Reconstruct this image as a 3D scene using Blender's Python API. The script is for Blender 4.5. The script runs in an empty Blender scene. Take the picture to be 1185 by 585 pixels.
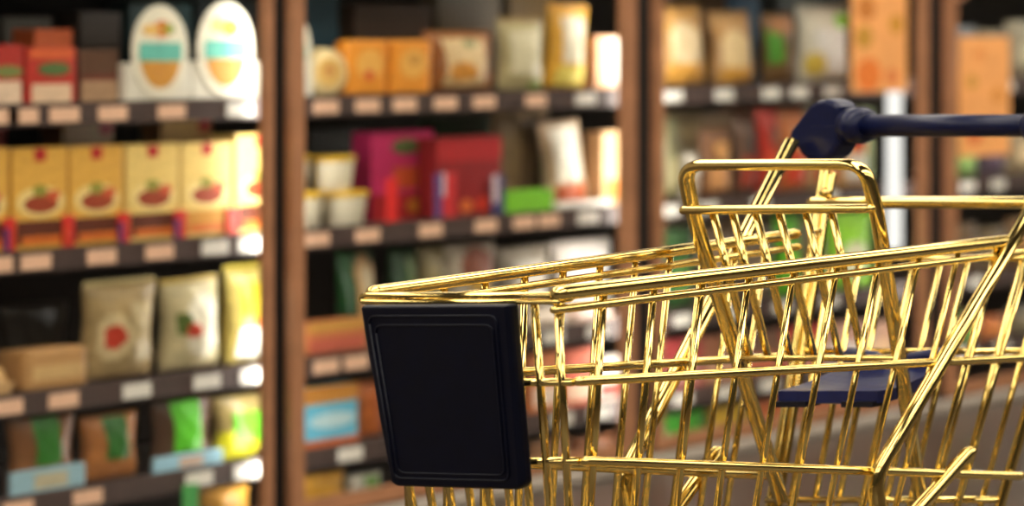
import bpy, bmesh, math, random
from mathutils import Vector, Matrix
random.seed(7)
S = bpy.context.scene
C = S.collection

# ------------------------------------------------------------------ camera, world, exposure
# a level camera with a shifted lens: its axis runs parallel to the aisle, principal point (VX, VY) in photo pixels
VX, VY, FPX, CH = 3400.0, 32.0, 2508.0, 1.44
IW, IH = 1185.0, 585.0
cam_d = bpy.data.cameras.new('camera'); cam = bpy.data.objects.new('camera', cam_d); C.objects.link(cam)
cam.location = (0, 0, CH); cam.rotation_euler = (math.pi / 2, 0, 0)
cam_d.sensor_width = 36.0; cam_d.sensor_fit = 'HORIZONTAL'
cam_d.lens = FPX / IW * 36.0
cam_d.shift_x = -(VX - IW / 2) / IW
cam_d.shift_y = -(IH / 2 - VY) / IW
cam_d.clip_start = 0.05; cam_d.clip_end = 100
cam_d.dof.use_dof = True
cam_d.dof.focus_distance = 3.55
cam_d.dof.aperture_fstop = 1.75
S.camera = cam

W = bpy.data.worlds.new('world'); S.world = W; W.use_nodes = True
W.node_tree.nodes['Background'].inputs[0].default_value = (1.0, 0.93, 0.84, 1)
W.node_tree.nodes['Background'].inputs[1].default_value = 0.10

S.view_settings.view_transform = 'Standard'
S.view_settings.look = 'None'
S.view_settings.gamma = 1.0
S.view_settings.exposure = -0.05
S.view_settings.use_curve_mapping = False
S.cycles.sample_clamp_indirect = 4.0

CEILING_LAMP = 7.2      # emission of the ceiling panels
FREEZER_LAMP = 24.0      # emission of the tubes inside the cabinet

# ------------------------------------------------------------------ materials
def lin(c):
    c = c / 255.0
    return c / 12.92 if c <= 0.04045 else ((c + 0.055) / 1.055) ** 2.4
def rgb(t): return (lin(t[0]), lin(t[1]), lin(t[2]), 1)
_m = {}
def mat(col, rough=0.5, metal=0.0, var=0.12, scale=40.0, bump=0.0, spec=0.4, name=None):
    key = (tuple(col), rough, metal, var, scale, bump, spec)
    if key in _m: return _m[key]
    m = bpy.data.materials.new(name or 'surface_%d_%d_%d' % tuple(int(c) for c in col)); m.use_nodes = True
    nt = m.node_tree; b = nt.nodes['Principled BSDF']
    b.inputs['Roughness'].default_value = rough; b.inputs['Metallic'].default_value = metal
    b.inputs['Specular IOR Level'].default_value = spec
    tc = nt.nodes.new('ShaderNodeTexCoord'); n = nt.nodes.new('ShaderNodeTexNoise')
    n.inputs['Scale'].default_value = scale; n.inputs['Detail'].default_value = 3
    nt.links.new(tc.outputs['Object'], n.inputs['Vector'])
    r = nt.nodes.new('ShaderNodeValToRGB'); c = rgb(col)
    r.color_ramp.elements[0].position = 0.3; r.color_ramp.elements[1].position = 0.7
    r.color_ramp.elements[0].color = tuple(x * (1 - var) for x in c[:3]) + (1,)
    r.color_ramp.elements[1].color = tuple(min(1, x * (1 + var)) for x in c[:3]) + (1,)
    nt.links.new(n.outputs['Fac'], r.inputs['Fac']); nt.links.new(r.outputs['Color'], b.inputs['Base Color'])
    if bump:
        bp = nt.nodes.new('ShaderNodeBump'); bp.inputs['Strength'].default_value = bump; bp.inputs['Distance'].default_value = 0.002
        nt.links.new(n.outputs['Fac'], bp.inputs['Height']); nt.links.new(bp.outputs['Normal'], b.inputs['Normal'])
    _m[key] = m
    return m
def emit(col, strength, name):
    m = bpy.data.materials.new(name); m.use_nodes = True; nt = m.node_tree
    nt.nodes.remove(nt.nodes['Principled BSDF'])
    e = nt.nodes.new('ShaderNodeEmission'); e.inputs[0].default_value = col; e.inputs[1].default_value = strength
    nt.links.new(e.outputs[0], nt.nodes['Material Output'].inputs[0])
    return m
def gold_mat(name, col, rough):
    m = bpy.data.materials.new(name); m.use_nodes = True; nt = m.node_tree; b = nt.nodes['Principled BSDF']
    b.inputs['Metallic'].default_value = 1; b.inputs['Base Color'].default_value = col
    tc = nt.nodes.new('ShaderNodeTexCoord'); n = nt.nodes.new('ShaderNodeTexNoise'); n.inputs['Scale'].default_value = 90
    nt.links.new(tc.outputs['Object'], n.inputs['Vector'])
    mr = nt.nodes.new('ShaderNodeMapRange'); mr.inputs[3].default_value = rough * 0.7; mr.inputs[4].default_value = rough * 1.3
    nt.links.new(n.outputs['Fac'], mr.inputs[0]); nt.links.new(mr.outputs[0], b.inputs['Roughness'])
    return m
GOLD = gold_mat('polished_gold', (0.83, 0.63, 0.22, 1), 0.09)
NAVY = mat((6, 9, 26), rough=0.42, var=0.2, scale=60, spec=0.35, name='navy_plastic')
NAVY_HANDLE = mat((4, 12, 50), rough=0.36, var=0.15, scale=60, spec=0.28, name='navy_handle_plastic')
PANEL = mat((2, 5, 22), rough=0.4, var=0.2, scale=30, spec=0.2, name='blue_black_panel_plastic')
RUBBER = mat((25, 25, 27), rough=0.8, name='rubber')
STEEL = mat((120, 118, 112), rough=0.35, metal=1, name='steel')

# ------------------------------------------------------------------ helpers
def link(name, me, m=None, parent=None, loc=None, smooth=False):
    if m: me.materials.append(m)
    if smooth:
        for p in me.polygons: p.use_smooth = True
    o = bpy.data.objects.new(name, me); C.objects.link(o)
    if parent: o.parent = parent
    if loc is not None: o.location = loc
    return o
def mesh(vf):
    me = bpy.data.meshes.new('mesh'); me.from_pydata([tuple(v) for v in vf[0]], [], vf[1]); me.update()
    return me
def fix(me):
    bm = bmesh.new(); bm.from_mesh(me); bmesh.ops.recalc_face_normals(bm, faces=bm.faces); bm.to_mesh(me); bm.free(); return me
def tag(o, label, cat, group=None, kind=None):
    if label: o['label'] = label
    if cat: o['category'] = cat
    if group: o['group'] = group
    if kind: o['kind'] = kind
    return o
def empty(name, loc):
    o = bpy.data.objects.new(name, None); o.empty_display_size = 0.1; C.objects.link(o); o.location = loc; return o
def box_vf(x0, x1, y0, y1, z0, z1):
    v = [(x, y, z) for x in (x0, x1) for y in (y0, y1) for z in (z0, z1)]
    return v, [(0, 1, 3, 2), (4, 6, 7, 5), (0, 4, 5, 1), (2, 3, 7, 6), (0, 2, 6, 4), (1, 5, 7, 3)]
def box(name, b, m, parent=None, bev=0.0, seg=2):
    me = fix(mesh(box_vf(*b)))
    if bev:
        bm = bmesh.new(); bm.from_mesh(me)
        bmesh.ops.bevel(bm, geom=bm.edges[:], offset=bev, segments=seg, profile=0.5, affect='EDGES')
        bm.to_mesh(me); bm.free()
    return link(name, me, m, parent)
def merge(*vfs):
    V, F = [], []
    for v, f in vfs:
        n = len(V); V += list(v); F += [tuple(i + n for i in q) for q in f]
    return V, F
def tube_vf(pts, r, seg=12, cap=True):
    pts = [Vector(p) for p in pts]; n = len(pts); V, F = [], []
    tan = []
    for i in range(n):
        a = pts[max(i - 1, 0)]; b = pts[min(i + 1, n - 1)]; tan.append((b - a).normalized())
    up = Vector((0, 0, 1)) if abs(tan[0].z) < 0.9 else Vector((1, 0, 0))
    nrm = tan[0].cross(up).normalized()
    for i in range(n):
        nrm = (nrm - tan[i] * nrm.dot(tan[i])).normalized(); bi = tan[i].cross(nrm)
        rr = r[i] if isinstance(r, (list, tuple)) else r
        for k in range(seg):
            a = 2 * math.pi * k / seg
            V.append(pts[i] + (nrm * math.cos(a) + bi * math.sin(a)) * rr)
    for i in range(n - 1):
        for k in range(seg):
            k2 = (k + 1) % seg
            F.append((i * seg + k, i * seg + k2, (i + 1) * seg + k2, (i + 1) * seg + k))
    if cap:
        F.append(tuple(reversed(range(seg)))); F.append(tuple(range((n - 1) * seg, n * seg)))
    return V, F
def round_ends(p0, p1, r):
    p0 = Vector(p0); p1 = Vector(p1); d = (p1 - p0).normalized()
    return [p0, p0 + d * r * 0.15, p0 + d * r * 0.5, p0 + d * r, p1 - d * r, p1 - d * r * 0.5, p1 - d * r * 0.15, p1], \
           [r * 0.3, r * 0.66, r * 0.92, r, r, r * 0.92, r * 0.66, r * 0.3]
def fillet(pts, rad, n=6, closed=False):
    pts = [Vector(p) for p in pts]; out = []; m = len(pts)
    rng = range(m)
    for i in rng:
        if not closed and i in (0, m - 1): out.append(pts[i]); continue
        p = pts[i]; a = pts[i - 1] - p; b = pts[(i + 1) % m] - p
        d = min(rad, a.length * 0.45, b.length * 0.45)
        A = p + a.normalized() * d; B = p + b.normalized() * d
        for k in range(n + 1):
            t = k / n; out.append(A * (1 - t) ** 2 + p * 2 * t * (1 - t) + B * t * t)
    if closed: out.append(out[0].copy())
    return out

# ------------------------------------------------------------------ the room
FX = 7.464                                    # the glass doors stand in the plane x = -FX
RX0, RX1, RY0, RY1, RH = -8.35, 4.5, -4.0, 15.0, 3.6
def slab(name, b, m):
    return tag(box(name, b, m), None, None, kind='structure')
def plank_floor_mat():
    m = bpy.data.materials.new('polished_brown_floor'); m.use_nodes = True; nt = m.node_tree; b = nt.nodes['Principled BSDF']
    tc = nt.nodes.new('ShaderNodeTexCoord'); n = nt.nodes.new('ShaderNodeTexNoise'); n.inputs['Scale'].default_value = 3
    n.inputs['Detail'].default_value = 6
    nt.links.new(tc.outputs['Object'], n.inputs['Vector'])
    r = nt.nodes.new('ShaderNodeValToRGB'); r.color_ramp.elements[0].color = rgb((46, 37, 31)); r.color_ramp.elements[1].color = rgb((68, 56, 47))
    nt.links.new(n.outputs['Fac'], r.inputs[0]); nt.links.new(r.outputs[0], b.inputs['Base Color'])
    b.inputs['Roughness'].default_value = 0.3
    return m
slab('floor', (RX0, RX1, RY0, RY1, -0.1, 0.0), plank_floor_mat())
slab('ceiling', (RX0, RX1, RY0, RY1, RH, RH + 0.1), mat((96, 90, 84), rough=0.9, var=0.04, name='ceiling_paint'))
slab('wall_left', (RX0 - 0.1, RX0, RY0, RY1, 0, RH), mat((150, 140, 128), rough=0.8, var=0.05, scale=4, name='wall_paint'))
slab('wall_right', (RX1, RX1 + 0.1, RY0, RY1, 0, RH), mat((50, 46, 40), rough=0.8, var=0.3, scale=3, name='wall_dark'))
slab('wall_far', (RX0, RX1, RY1, RY1 + 0.1, 0, RH), mat((92, 86, 76), rough=0.8, var=0.3, scale=3, name='wall_grey'))
slab('wall_near', (RX0, RX1, RY0 - 0.1, RY0, 0, RH), mat((50, 46, 40), rough=0.8, var=0.3, scale=3, name='wall_dark_near'))

# ceiling lamps: long panel luminaires in rows along the aisle
LAMP = emit((1.0, 0.91, 0.77, 1), CEILING_LAMP, 'warm_tube_light')
HOUSE = mat((190, 188, 182), rough=0.4, var=0.03, name='white_lamp_housing')
for i, x in enumerate((-6.75, -3.7, -0.6, 2.4)):
    for j, y in enumerate((-2.9, 0.1, 3.0, 5.85, 8.8, 11.8)):
        e = empty('ceiling_lamp', (x, y, RH))
        tag(e, 'long white panel luminaire on the ceiling, out of view above the aisle', 'lamp', 'ceiling panel luminaires')
        box('housing', (-0.69, 0.69, -1.2, 1.2, -0.06, 0.0), HOUSE, e, 0.01)
        box('diffuser', (-0.65, 0.65, -1.16, 1.16, -0.085, -0.0605), LAMP, e, 0.01)

# ------------------------------------------------------------------ the glass-door cabinet
def at(px, py, back=0.0):
    """photo pixel -> (y, z) on the plane x = -(FX+back)"""
    Y = (FX + back) * FPX / (VX - px)
    return Y, CH - (py - VY) * Y / FPX
def yy(px, back=0.0): return at(px, 0, back)[0]
ZS = {'T': 1.64, 'A': 1.238, 'B': 0.857, 'C': 0.488, 'D': 0.222, 'E': 0.055}      # shelf tops; T, out of view, is added to shade the top row
LIPB = 0.10                                                             # shelf lips stand this far behind the doors
cab = empty('freezer_cabinet', (-FX, yy(540), 0))
tag(cab, 'long glass-door freezer cabinet with brown door frames and dark shelves full of food', 'freezer')
ox, oy = cab.location.x, cab.location.y
def cbox(name, x0, x1, y0, y1, z0, z1, m, parent=None, bev=0.0):
    return box(name, (x0 - ox, x1 - ox, y0 - oy, y1 - oy, z0, z1), m, parent or cab, bev)
BROWN = mat((158, 110, 78), rough=0.38, var=0.15, scale=12, name='brown_anodised_frame')
DARK = mat((15, 11, 9), rough=0.7, var=0.2, name='dark_gasket')
BACKM = mat((26, 22, 19), rough=0.8, var=0.2, name='dark_cabinet_back')
SHELF = mat((74, 58, 54), rough=0.5, var=0.15, scale=20, name='dark_shelf_metal')
Y0, Y1 = yy(0) - 0.75, 10.4
xb = -(FX + 0.72)
cbox('back_panel', xb - 0.05, xb, Y0, Y1, 0.0, 2.1, BACKM)
cbox('side_panel', xb, -FX - 0.055, Y0 - 0.04, Y0, 0.0, 2.1, BACKM)
cbox('side_panel', xb, -FX - 0.055, Y1, Y1 + 0.04, 0.0, 2.1, BACKM)
cbox('top_panel', xb, -FX - 0.055, Y0, Y1, 2.04, 2.1, BACKM)
cbox('header', -FX - 0.055, -FX + 0.02, Y0, Y1, 1.98, 2.14, BROWN, bev=0.006)
cbox('kick_plate', -FX - 0.10, -FX - 0.03, Y0, Y1, 0.0, 0.05, DARK)
cbox('bumper_rail', -FX - 0.03, -FX + 0.04, Y0, Y1, 0.0, 0.045, mat((150, 140, 128), rough=0.35, name='grey_bumper'), bev=0.012)
# mullion posts behind the gaps between doors
GAPS = [(317, 337), (737, 760), (1075, 1097)]
g3 = yy(1083) + 0.87
for a, b in GAPS:
    cbox('mullion', -FX - 0.075, -FX - 0.035, yy(a, .035), yy(b, .035), 0.05, 1.98, DARK)
cbox('mullion', -FX - 0.075, -FX - 0.035, g3 - 0.03, g3 + 0.03, 0.05, 1.98, DARK)
# tube lights inside at right bay ends; unseen left ones added to brighten bays
TUBE = emit((1.0, 0.96, 0.88, 1), FREEZER_LAMP, 'freezer_tube_light')
for px in (311, 727, 764, 1069, 1102):
    bk = 0.05 if px > 750 else 0.08
    y = yy(px, bk)
    v = tube_vf([(-FX - bk - ox, y - oy, 0.1), (-FX - bk - ox, y - oy, 1.96)], 0.013 if px < 750 else 0.0095, 10)
    link('light_tube', fix(mesh(v)), TUBE, cab, smooth=True)
v = tube_vf([(-FX - 0.08 - ox, g3 - 0.06 - oy, 0.1), (-FX - 0.08 - ox, g3 - 0.06 - oy, 1.96)], 0.013, 10)
link('light_tube', fix(mesh(v)), TUBE, cab, smooth=True)
cbox('light_strip', -FX - 0.097, -FX - 0.085, yy(1027, .09), yy(1043, .09), 0.62, 1.96, emit((1.0, 0.97, 0.92, 1), 1.3, 'dim_strip_light'), bev=0.004)
# doors
def glass_mat():
    m = bpy.data.materials.new('door_glass'); m.use_nodes = True; nt = m.node_tree
    nt.nodes.remove(nt.nodes['Principled BSDF'])
    t = nt.nodes.new('ShaderNodeBsdfTransparent'); t.inputs[0].default_value = (0.97, 0.975, 0.965, 1)
    g = nt.nodes.new('ShaderNodeBsdfGlossy'); g.inputs['Roughness'].default_value = 0.03
    n = nt.nodes.new('ShaderNodeTexNoise'); n.inputs['Scale'].default_value = 2
    mr = nt.nodes.new('ShaderNodeMapRange'); mr.inputs[3].default_value = 0.03; mr.inputs[4].default_value = 0.05
    nt.links.new(n.outputs['Fac'], mr.inputs[0])
    mx = nt.nodes.new('ShaderNodeMixShader'); nt.links.new(mr.outputs[0], mx.inputs[0])
    nt.links.new(t.outputs[0], mx.inputs[1]); nt.links.new(g.outputs[0], mx.inputs[2])
    nt.links.new(mx.outputs[0], nt.nodes['Material Output'].inputs[0])
    return m
GLASS = glass_mat()
doors = [(Y0 + 0.02, yy(317), 0.04, yy(317) - yy(308)),
         (yy(338), yy(737), yy(353) - yy(338), yy(737) - yy(722)),
         (yy(760), yy(1075), yy(769) - yy(760), yy(1075) - yy(1066)),
         (yy(1097), g3 - 0.02, yy(1108) - yy(1097), 0.04),
         (g3 + 0.02, Y1 - 0.03, 0.04, 0.04)]
for (a, b, wl, wr) in doors:
    x0, x1 = -FX - 0.02, -FX
    d = cbox('door_stile', x0, x1, a, a + wl, 0.055, 1.975, BROWN, bev=0.004)
    d.name = 'door'
    vf = merge(box_vf(x0 - ox, x1 - ox, a - oy, a + wl - oy, 0.055, 1.975), box_vf(x0 - ox, x1 - ox, b - wr - oy, b - oy, 0.055, 1.975),
               box_vf(x0 - ox, x1 - ox, a + wl - oy, b - wr - oy, 0.055, 0.10), box_vf(x0 - ox, x1 - ox, a + wl - oy, b - wr - oy, 1.92, 1.975))
    old = d.data; d.data = fix(mesh(vf)); d.data.materials.append(BROWN); bpy.data.meshes.remove(old)
    cbox('glass_pane', x0 + 0.004, x0 + 0.008, a + wl, b - wr, 0.10, 1.92, GLASS, d)
    hy = a + wl * 0.5
    vf = tube_vf(fillet([(x1 - ox, hy - oy, 1.55), (x1 + 0.045 - ox, hy - oy, 1.55), (x1 + 0.045 - ox, hy - oy, 1.9), (x1 - ox, hy - oy, 1.9)], 0.03), 0.009, 10)
    link('door_handle', fix(mesh(vf)), BROWN, d, smooth=True)
# shelves: one per bay and level, each with a front lip and price tags
bays = [(Y0 + 0.01, yy(322, LIPB)), (yy(328, LIPB), yy(743, LIPB)), (yy(749, LIPB), yy(1081, LIPB)), (yy(1086, LIPB), g3 - 0.012), (g3 + 0.012, Y1 - 0.01)]
TAG_W = mat((232, 226, 216), rough=0.5, var=0.05, name='white_price_tag')
TAG_WARM_LIT = mat((236, 190, 160), rough=0.5, var=0.06, name='warm_lit_price_tag')  # peach tone is warm lamp light painted into the tag colour
TAG_LINE = mat((70, 60, 55), rough=0.6, name='tag_print')
LIP_TAN = mat((206, 150, 108), rough=0.5, var=0.15, name='tan_lip_strip')
tags = {'A': [3, 26, 74, 130, 198, 277, 377, 425, 468, 515, 560, 620, 677, 779, 838, 892, 925, 963, 1130, 1165],
        'B': [-4, 41, 117, 184, 248, 290, 366, 425, 498, 562, 606, 635, 680, 775, 820, 880, 960, 1120, 1155],
        'C': [8, 73, 158, 239, 292, 377, 412, 640, 690, 790, 850, 905, 960, 1130],
        'D': [20, 101, 230, 285, 405, 650, 692, 790, 840, 890, 1120, 1160]}
for k, zt in ZS.items():
    for bi, (a, b) in enumerate(bays):
        lipb = LIPB if k != 'E' else 0.09
        x1 = -(FX + lipb)
        lo = 0.054 if k != 'E' else 0.05
        vf = merge(box_vf(xb - ox, x1 - 0.012 - ox, a - oy, b - oy, zt - 0.02, zt), box_vf(x1 - 0.012 - ox, x1 - ox, a - oy, b - oy, zt - lo, zt + 0.006))
        sh = link('shelf', fix(mesh(vf)), SHELF, cab)
        for px in tags.get(k, []):
            yc = yy(px, lipb)
            if not (a < yc - 0.03 and yc + 0.03 < b): continue
            warm_lit = (px < 200) or (330 < px < 640 and k in 'AB') or (px < 500 and k == 'C' and px > 330)
            if k in 'CD' and 150 < px < 300: warm_lit = False
            w = 0.029
            t = cbox('price_tag', x1, x1 + 0.003, yc - w, yc + w, zt - 0.046, zt - 0.008, TAG_WARM_LIT if warm_lit else TAG_W, sh)
    # upper empty level
# ------------------------------------------------------------------ products
def ell_vf(x0, x1, cy, cz, ry, rz, n=28):
    V = [(x, cy + ry * math.cos(2 * math.pi * i / n), cz + rz * math.sin(2 * math.pi * i / n)) for x in (x0, x1) for i in range(n)]
    F = [tuple(range(n)), tuple(reversed(range(n, 2 * n)))] + [(i, (i + 1) % n, n + (i + 1) % n, n + i) for i in range(n)]
    return V, F
def prints_flat(root, w, h, prints, x=0.0):
    for i, p in enumerate(prints):
        nm, shape, u0, u1, v0, v1, col = p[:7]
        t = 0.0008 + 0.0004 * i
        m = mat(col, rough=0.5, var=0.14, scale=70)
        if shape == 'r': vf = box_vf(x, x + t, (u0 - .5) * w, (u1 - .5) * w, v0 * h, v1 * h)
        else: vf = ell_vf(x, x + t, ((u0 + u1) / 2 - .5) * w, (v0 + v1) / 2 * h, (u1 - u0) / 2 * w, (v1 - v0) / 2 * h)
        link(nm, fix(mesh(vf)), m, root)
def b_carton(root, w, h, d=0.06, col=(200, 160, 80), prints=(), bev=0.002, rough=0.45):
    box('box_body', (-d, 0, -w / 2, w / 2, 0, h), mat(col, rough=rough, var=0.10, scale=50), root, bev)
    prints_flat(root, w, h, prints)
def pillow(w, h, d, y0=0.0, y1=1.0, z0=0.0, z1=1.0, off=0.0, nu=16, nv=20, both=True, puff=0.55):
    def half(u, v):
        a = max(0.0, math.sin(math.pi * min(max(u, 0), 1))) ** puff
        vv = min(max(v, 0), 1)
        b = max(0.0, math.sin(math.pi * vv ** 0.8)) ** 0.5
        wr = 1 + 0.10 * math.sin(17 * u + 5 * v) * math.sin(11 * v + 3 * u)
        return d / 2 * a * b * wr
    def width(v): return 1.0 - 0.07 * math.sin(math.pi * v) + 0.03 * math.sin(9 * v)
    V, F = [], []
    for s in ((1, -1) if both else (1,)):
        n0 = len(V)
        for j in range(nv + 1):
            for i in range(nu + 1):
                u = y0 + (y1 - y0) * i / nu; v = z0 + (z1 - z0) * j / nv
                V.append((s * half(u, v) + off - d / 2, (u - .5) * w * width(v), v * h))
        for j in range(nv):
            for i in range(nu):
                a = n0 + j * (nu + 1) + i; q = (a, a + 1, a + nu + 2, a + nu + 1)
                F.append(q if s > 0 else tuple(reversed(q)))
    return V, F
def b_bag(root, w, h, d=0.06, col=(210, 180, 130), prints=(), crimp=None, rough=0.28):
    me = mesh(pillow(w, h, d))
    bm = bmesh.new(); bm.from_mesh(me); bmesh.ops.remove_doubles(bm, verts=bm.verts, dist=0.0004); bmesh.ops.recalc_face_normals(bm, faces=bm.faces); bm.to_mesh(me); bm.free()
    link('bag_body', me, mat(col, rough=rough, var=0.22, scale=28, bump=0.5), root, smooth=True)
    if crimp:
        box('crimped_seal', (-d / 2 - 0.0015, -d / 2 + 0.0015, -w * 0.49, w * 0.49, h * 0.985, h * 1.04), mat(crimp, rough=0.4), root)
    for i, p in enumerate(prints):
        nm, shape, u0, u1, v0, v1, c = p[:7]
        V, F = pillow(w, h, d, u0, u1, v0, v1, 0.002 + 0.0008 * i, 10, 10, False)
        if shape == 'e':
            keep = []
            for q in F:
                cu = sum(((V[k][1] / w) + .5) for k in q) / 4; cv = sum(V[k][2] / h for k in q) / 4
                if ((cu - (u0 + u1) / 2) / ((u1 - u0) / 2)) ** 2 + ((cv - (v0 + v1) / 2) / ((v1 - v0) / 2)) ** 2 <= 1.05: keep.append(q)
            F = keep
        link(nm, mesh((V, F)), mat(c, rough=0.35, var=0.2, scale=60), root, smooth=True)
def b_tub(root, w, h, col=(232, 222, 196), lid=(222, 176, 40), prints=()):
    r = w / 2; n = 24
    prof = [(0.0, 0.0), (r * .74, 0.0), (r * .78, h * .02), (r * .92, h * .84), (r * .92, h * .86)]
    V, F = [], []
    for (q, z) in prof:
        for k in range(n): V.append((q * math.cos(2 * math.pi * k / n) - r, q * math.sin(2 * math.pi * k / n), z))
    for j in range(len(prof) - 1):
        for k in range(n): F.append((j * n + k, j * n + (k + 1) % n, (j + 1) * n + (k + 1) % n, (j + 1) * n + k))
    F.append(tuple(range((len(prof) - 1) * n, len(prof) * n)))
    link('cup', fix(mesh((V, F))), mat(col, rough=0.4, var=0.05), root, smooth=True)
    prof = [(r * .90, h * .83), (r, h * .84), (r, h * .95), (r * .95, h), (0.001, h)]
    V, F = [], []
    for (q, z) in prof:
        for k in range(n): V.append((q * math.cos(2 * math.pi * k / n) - r, q * math.sin(2 * math.pi * k / n), z))
    for j in range(len(prof) - 1):
        for k in range(n): F.append((j * n + k, j * n + (k + 1) % n, (j + 1) * n + (k + 1) % n, (j + 1) * n + k))
    link('lid', fix(mesh((V, F))), mat(lid, rough=0.35, var=0.08), root, smooth=True)
def b_disc(root, w, h, d=0.045, col=(232, 206, 150), prints=()):
    r = h / 2; n = 32
    prof = [(0, 0.0), (r * .80, 0.0), (r * .93, -.1), (r, -.3), (r, -.8), (r * .93, -1), (0, -1)]
    V, F = [], []
    for (q, x) in prof:
        for k in range(n): V.append((x * d, q * math.cos(2 * math.pi * k / n) * w / h, r + q * math.sin(2 * math.pi * k / n)))
    for j in range(len(prof) - 1):
        for k in range(n): F.append((j * n + k, j * n + (k + 1) % n, (j + 1) * n + (k + 1) % n, (j + 1) * n + k))
    me = mesh((V, F)); bm = bmesh.new(); bm.from_mesh(me); bmesh.ops.remove_doubles(bm, verts=bm.verts, dist=1e-5); bmesh.ops.recalc_face_normals(bm, faces=bm.faces); bm.to_mesh(me); bm.free()
    link('round_body', me, mat(col, rough=0.45, var=0.2, scale=30), root, smooth=True)
    prints_flat(root, w, h, prints)
def b_oval(root, w, h, d=0.07, col=(228, 222, 206), prints=()):
    bh = h * 0.40
    box('carton_base', (-d, 0, -w / 2, w / 2, 0, bh), mat(col, rough=0.5, var=0.05), root, 0.003)
    vf = ell_vf(0.0, 0.004, 0, h * .52, w * .43, h * .48, 40)
    link('oval_panel', fix(mesh(vf)), mat((236, 228, 206), rough=0.5, var=0.05), root)
    bv = []
    # printed oval: food top, teal band, golden lower half, clipped to an inner ellipse
    ry, rz, cz = w * .315, h * .37, h * .50
    def strip(v0, v1, t, nm, c, sc=1.0):
        pts = []
        N = 12
        for i in range(N + 1):
            z = v0 + (v1 - v0) * i / N; q = max(0.0, 1 - ((z - cz) / rz) ** 2) ** .5 * ry * sc; pts.append((q, z))
        V = [(0.004 + t, q, z) for q, z in pts] + [(0.004 + t, -q, z) for q, z in reversed(pts)]
        n = len(V); V2 = V + [(0.0035, a, b) for _, a, b in V]
        F = [tuple(range(n)), tuple(reversed(range(n, 2 * n)))] + [(i, (i + 1) % n, n + (i + 1) % n, n + i) for i in range(n)]
        link(nm, fix(mesh((V2, F))), mat(c, rough=0.5, var=0.15, scale=50), root)
    strip(cz - rz, cz - rz * .18, .0008, 'food_picture', (204, 142, 52))
    strip(cz - rz * .22, cz + rz * .30, .0012, 'teal_band', (104, 190, 172), 1.05)
    prints_flat(root, w, h, prints, 0.004)
def b_tray(root, w, h, d=0.09, col=(150, 100, 60), film=(190, 150, 100), prints=()):
    th = h * .3
    V = [(-d * .95, -w * .44, 0), (-d * .95, w * .44, 0), (-d * .05, w * .44, 0), (-d * .05, -w * .44, 0), (-d, -w / 2, th), (-d, w / 2, th), (0, w / 2, th), (0, -w / 2, th)]
    F = [(0, 1, 2, 3), (0, 4, 5, 1), (1, 5, 6, 2), (2, 6, 7, 3), (3, 7, 4, 0), (4, 7, 6, 5)]
    link('tray', fix(mesh((V, F))), mat(col, rough=0.5, var=0.15), root)
    n, m = 12, 6; V, F = [], []
    for j in range(m + 1):
        for i in range(n + 1):
            u = i / n; v = j / m
            V.append((-d * .04 - d * .92 * v, (u - .5) * w * .96, th + (h - th) * (math.sin(math.pi * u) ** .4 if 0 < u < 1 else 0) * (math.sin(math.pi * v) ** .4 if 0 < v < 1 else 0)))
    for j in range(m):
        for i in range(n): a = j * (n + 1) + i; F.append((a, a + 1, a + n + 2, a + n + 1))
    me = mesh((V, F)); bm = bmesh.new(); bm.from_mesh(me); bmesh.ops.recalc_face_normals(bm, faces=bm.faces); bm.to_mesh(me); bm.free()
    link('wrapped_food', me, mat(film, rough=0.25, var=0.25, scale=35, bump=0.4), root, smooth=True)
    prints_flat(root, w, h, prints)
BUILD = dict(carton=b_carton, bag=b_bag, tub=b_tub, disc=b_disc, oval=b_oval, tray=b_tray)
def product(name, label, cat, kind, row, x0, x1, ytop, back=0.13, z=None, lean=0.0, roll=0.0, turn=0.0, group=None, **kw):
    """a product standing on shelf `row`; photo columns x0..x1 and top row ytop give its width and height"""
    ya, yb = yy(x0, back), yy(x1, back); w = yb - ya; yc = (ya + yb) / 2
    zb = ZS[row] if z is None else z
    h = (CH - (ytop - VY) * yc / FPX) - zb
    e = empty(name, (-(FX + back), yc, zb + 0.0005 + abs(math.sin(roll)) * w / 2))
    e.rotation_euler = (roll, -lean, turn)
    tag(e, label, cat, group)
    BUILD[kind](e, w, h, **kw)
    return e, w, h

# --- first bay, shelf A
RED, CREAM, GRN, OLIVE = (190, 44, 34), (232, 218, 190), (66, 120, 50), (120, 104, 60)
product('food_carton', 'red carton with cream lower half cut by the left edge, top shelf', 'carton', 'carton', 'A', -26, 27, 52, col=(176, 50, 40),
        prints=[('picture_panel', 'r', .05, .95, .02, .40, (228, 198, 170)), ('emblem', 'e', .35, .98, .46, .66, (120, 130, 70))])
product('food_carton', 'red carton with orange top and green emblem beside the dark tray, top shelf', 'carton', 'carton', 'A', 31, 88, 55, col=(186, 52, 40),
        prints=[('picture_panel', 'r', .10, .90, .02, .36, (226, 192, 160)), ('top_flash', 'r', .06, .94, .80, .98, (212, 96, 50)), ('emblem', 'e', .22, .88, .50, .74, (84, 110, 60))])
product('food_carton', 'orange carton leaning behind the red carton, top shelf', 'carton', 'carton', 'A', 40, 84, 34, back=0.22, col=(200, 96, 52))
product('food_tray', 'dark brown tray pack between red carton and white oval carton', 'tray', 'carton', 'A', 92, 138, 58, back=0.15, col=(96, 66, 48),
        prints=[('picture_panel', 'r', .05, .95, .03, .42, (176, 140, 108)), ('red_band', 'r', .05, .95, .45, .52, (120, 50, 40))])
product('oval_carton', 'white carton with oval front and teal band, the duller left one', 'carton', 'oval', 'A', 146, 221, 6,
        prints=[('garnish', 'e', .38, .66, .66, .84, (214, 122, 40)), ('garnish', 'e', .54, .72, .70, .80, (150, 160, 50)), ('garnish', 'e', .22, .48, .68, .80, (236, 190, 110))])
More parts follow.
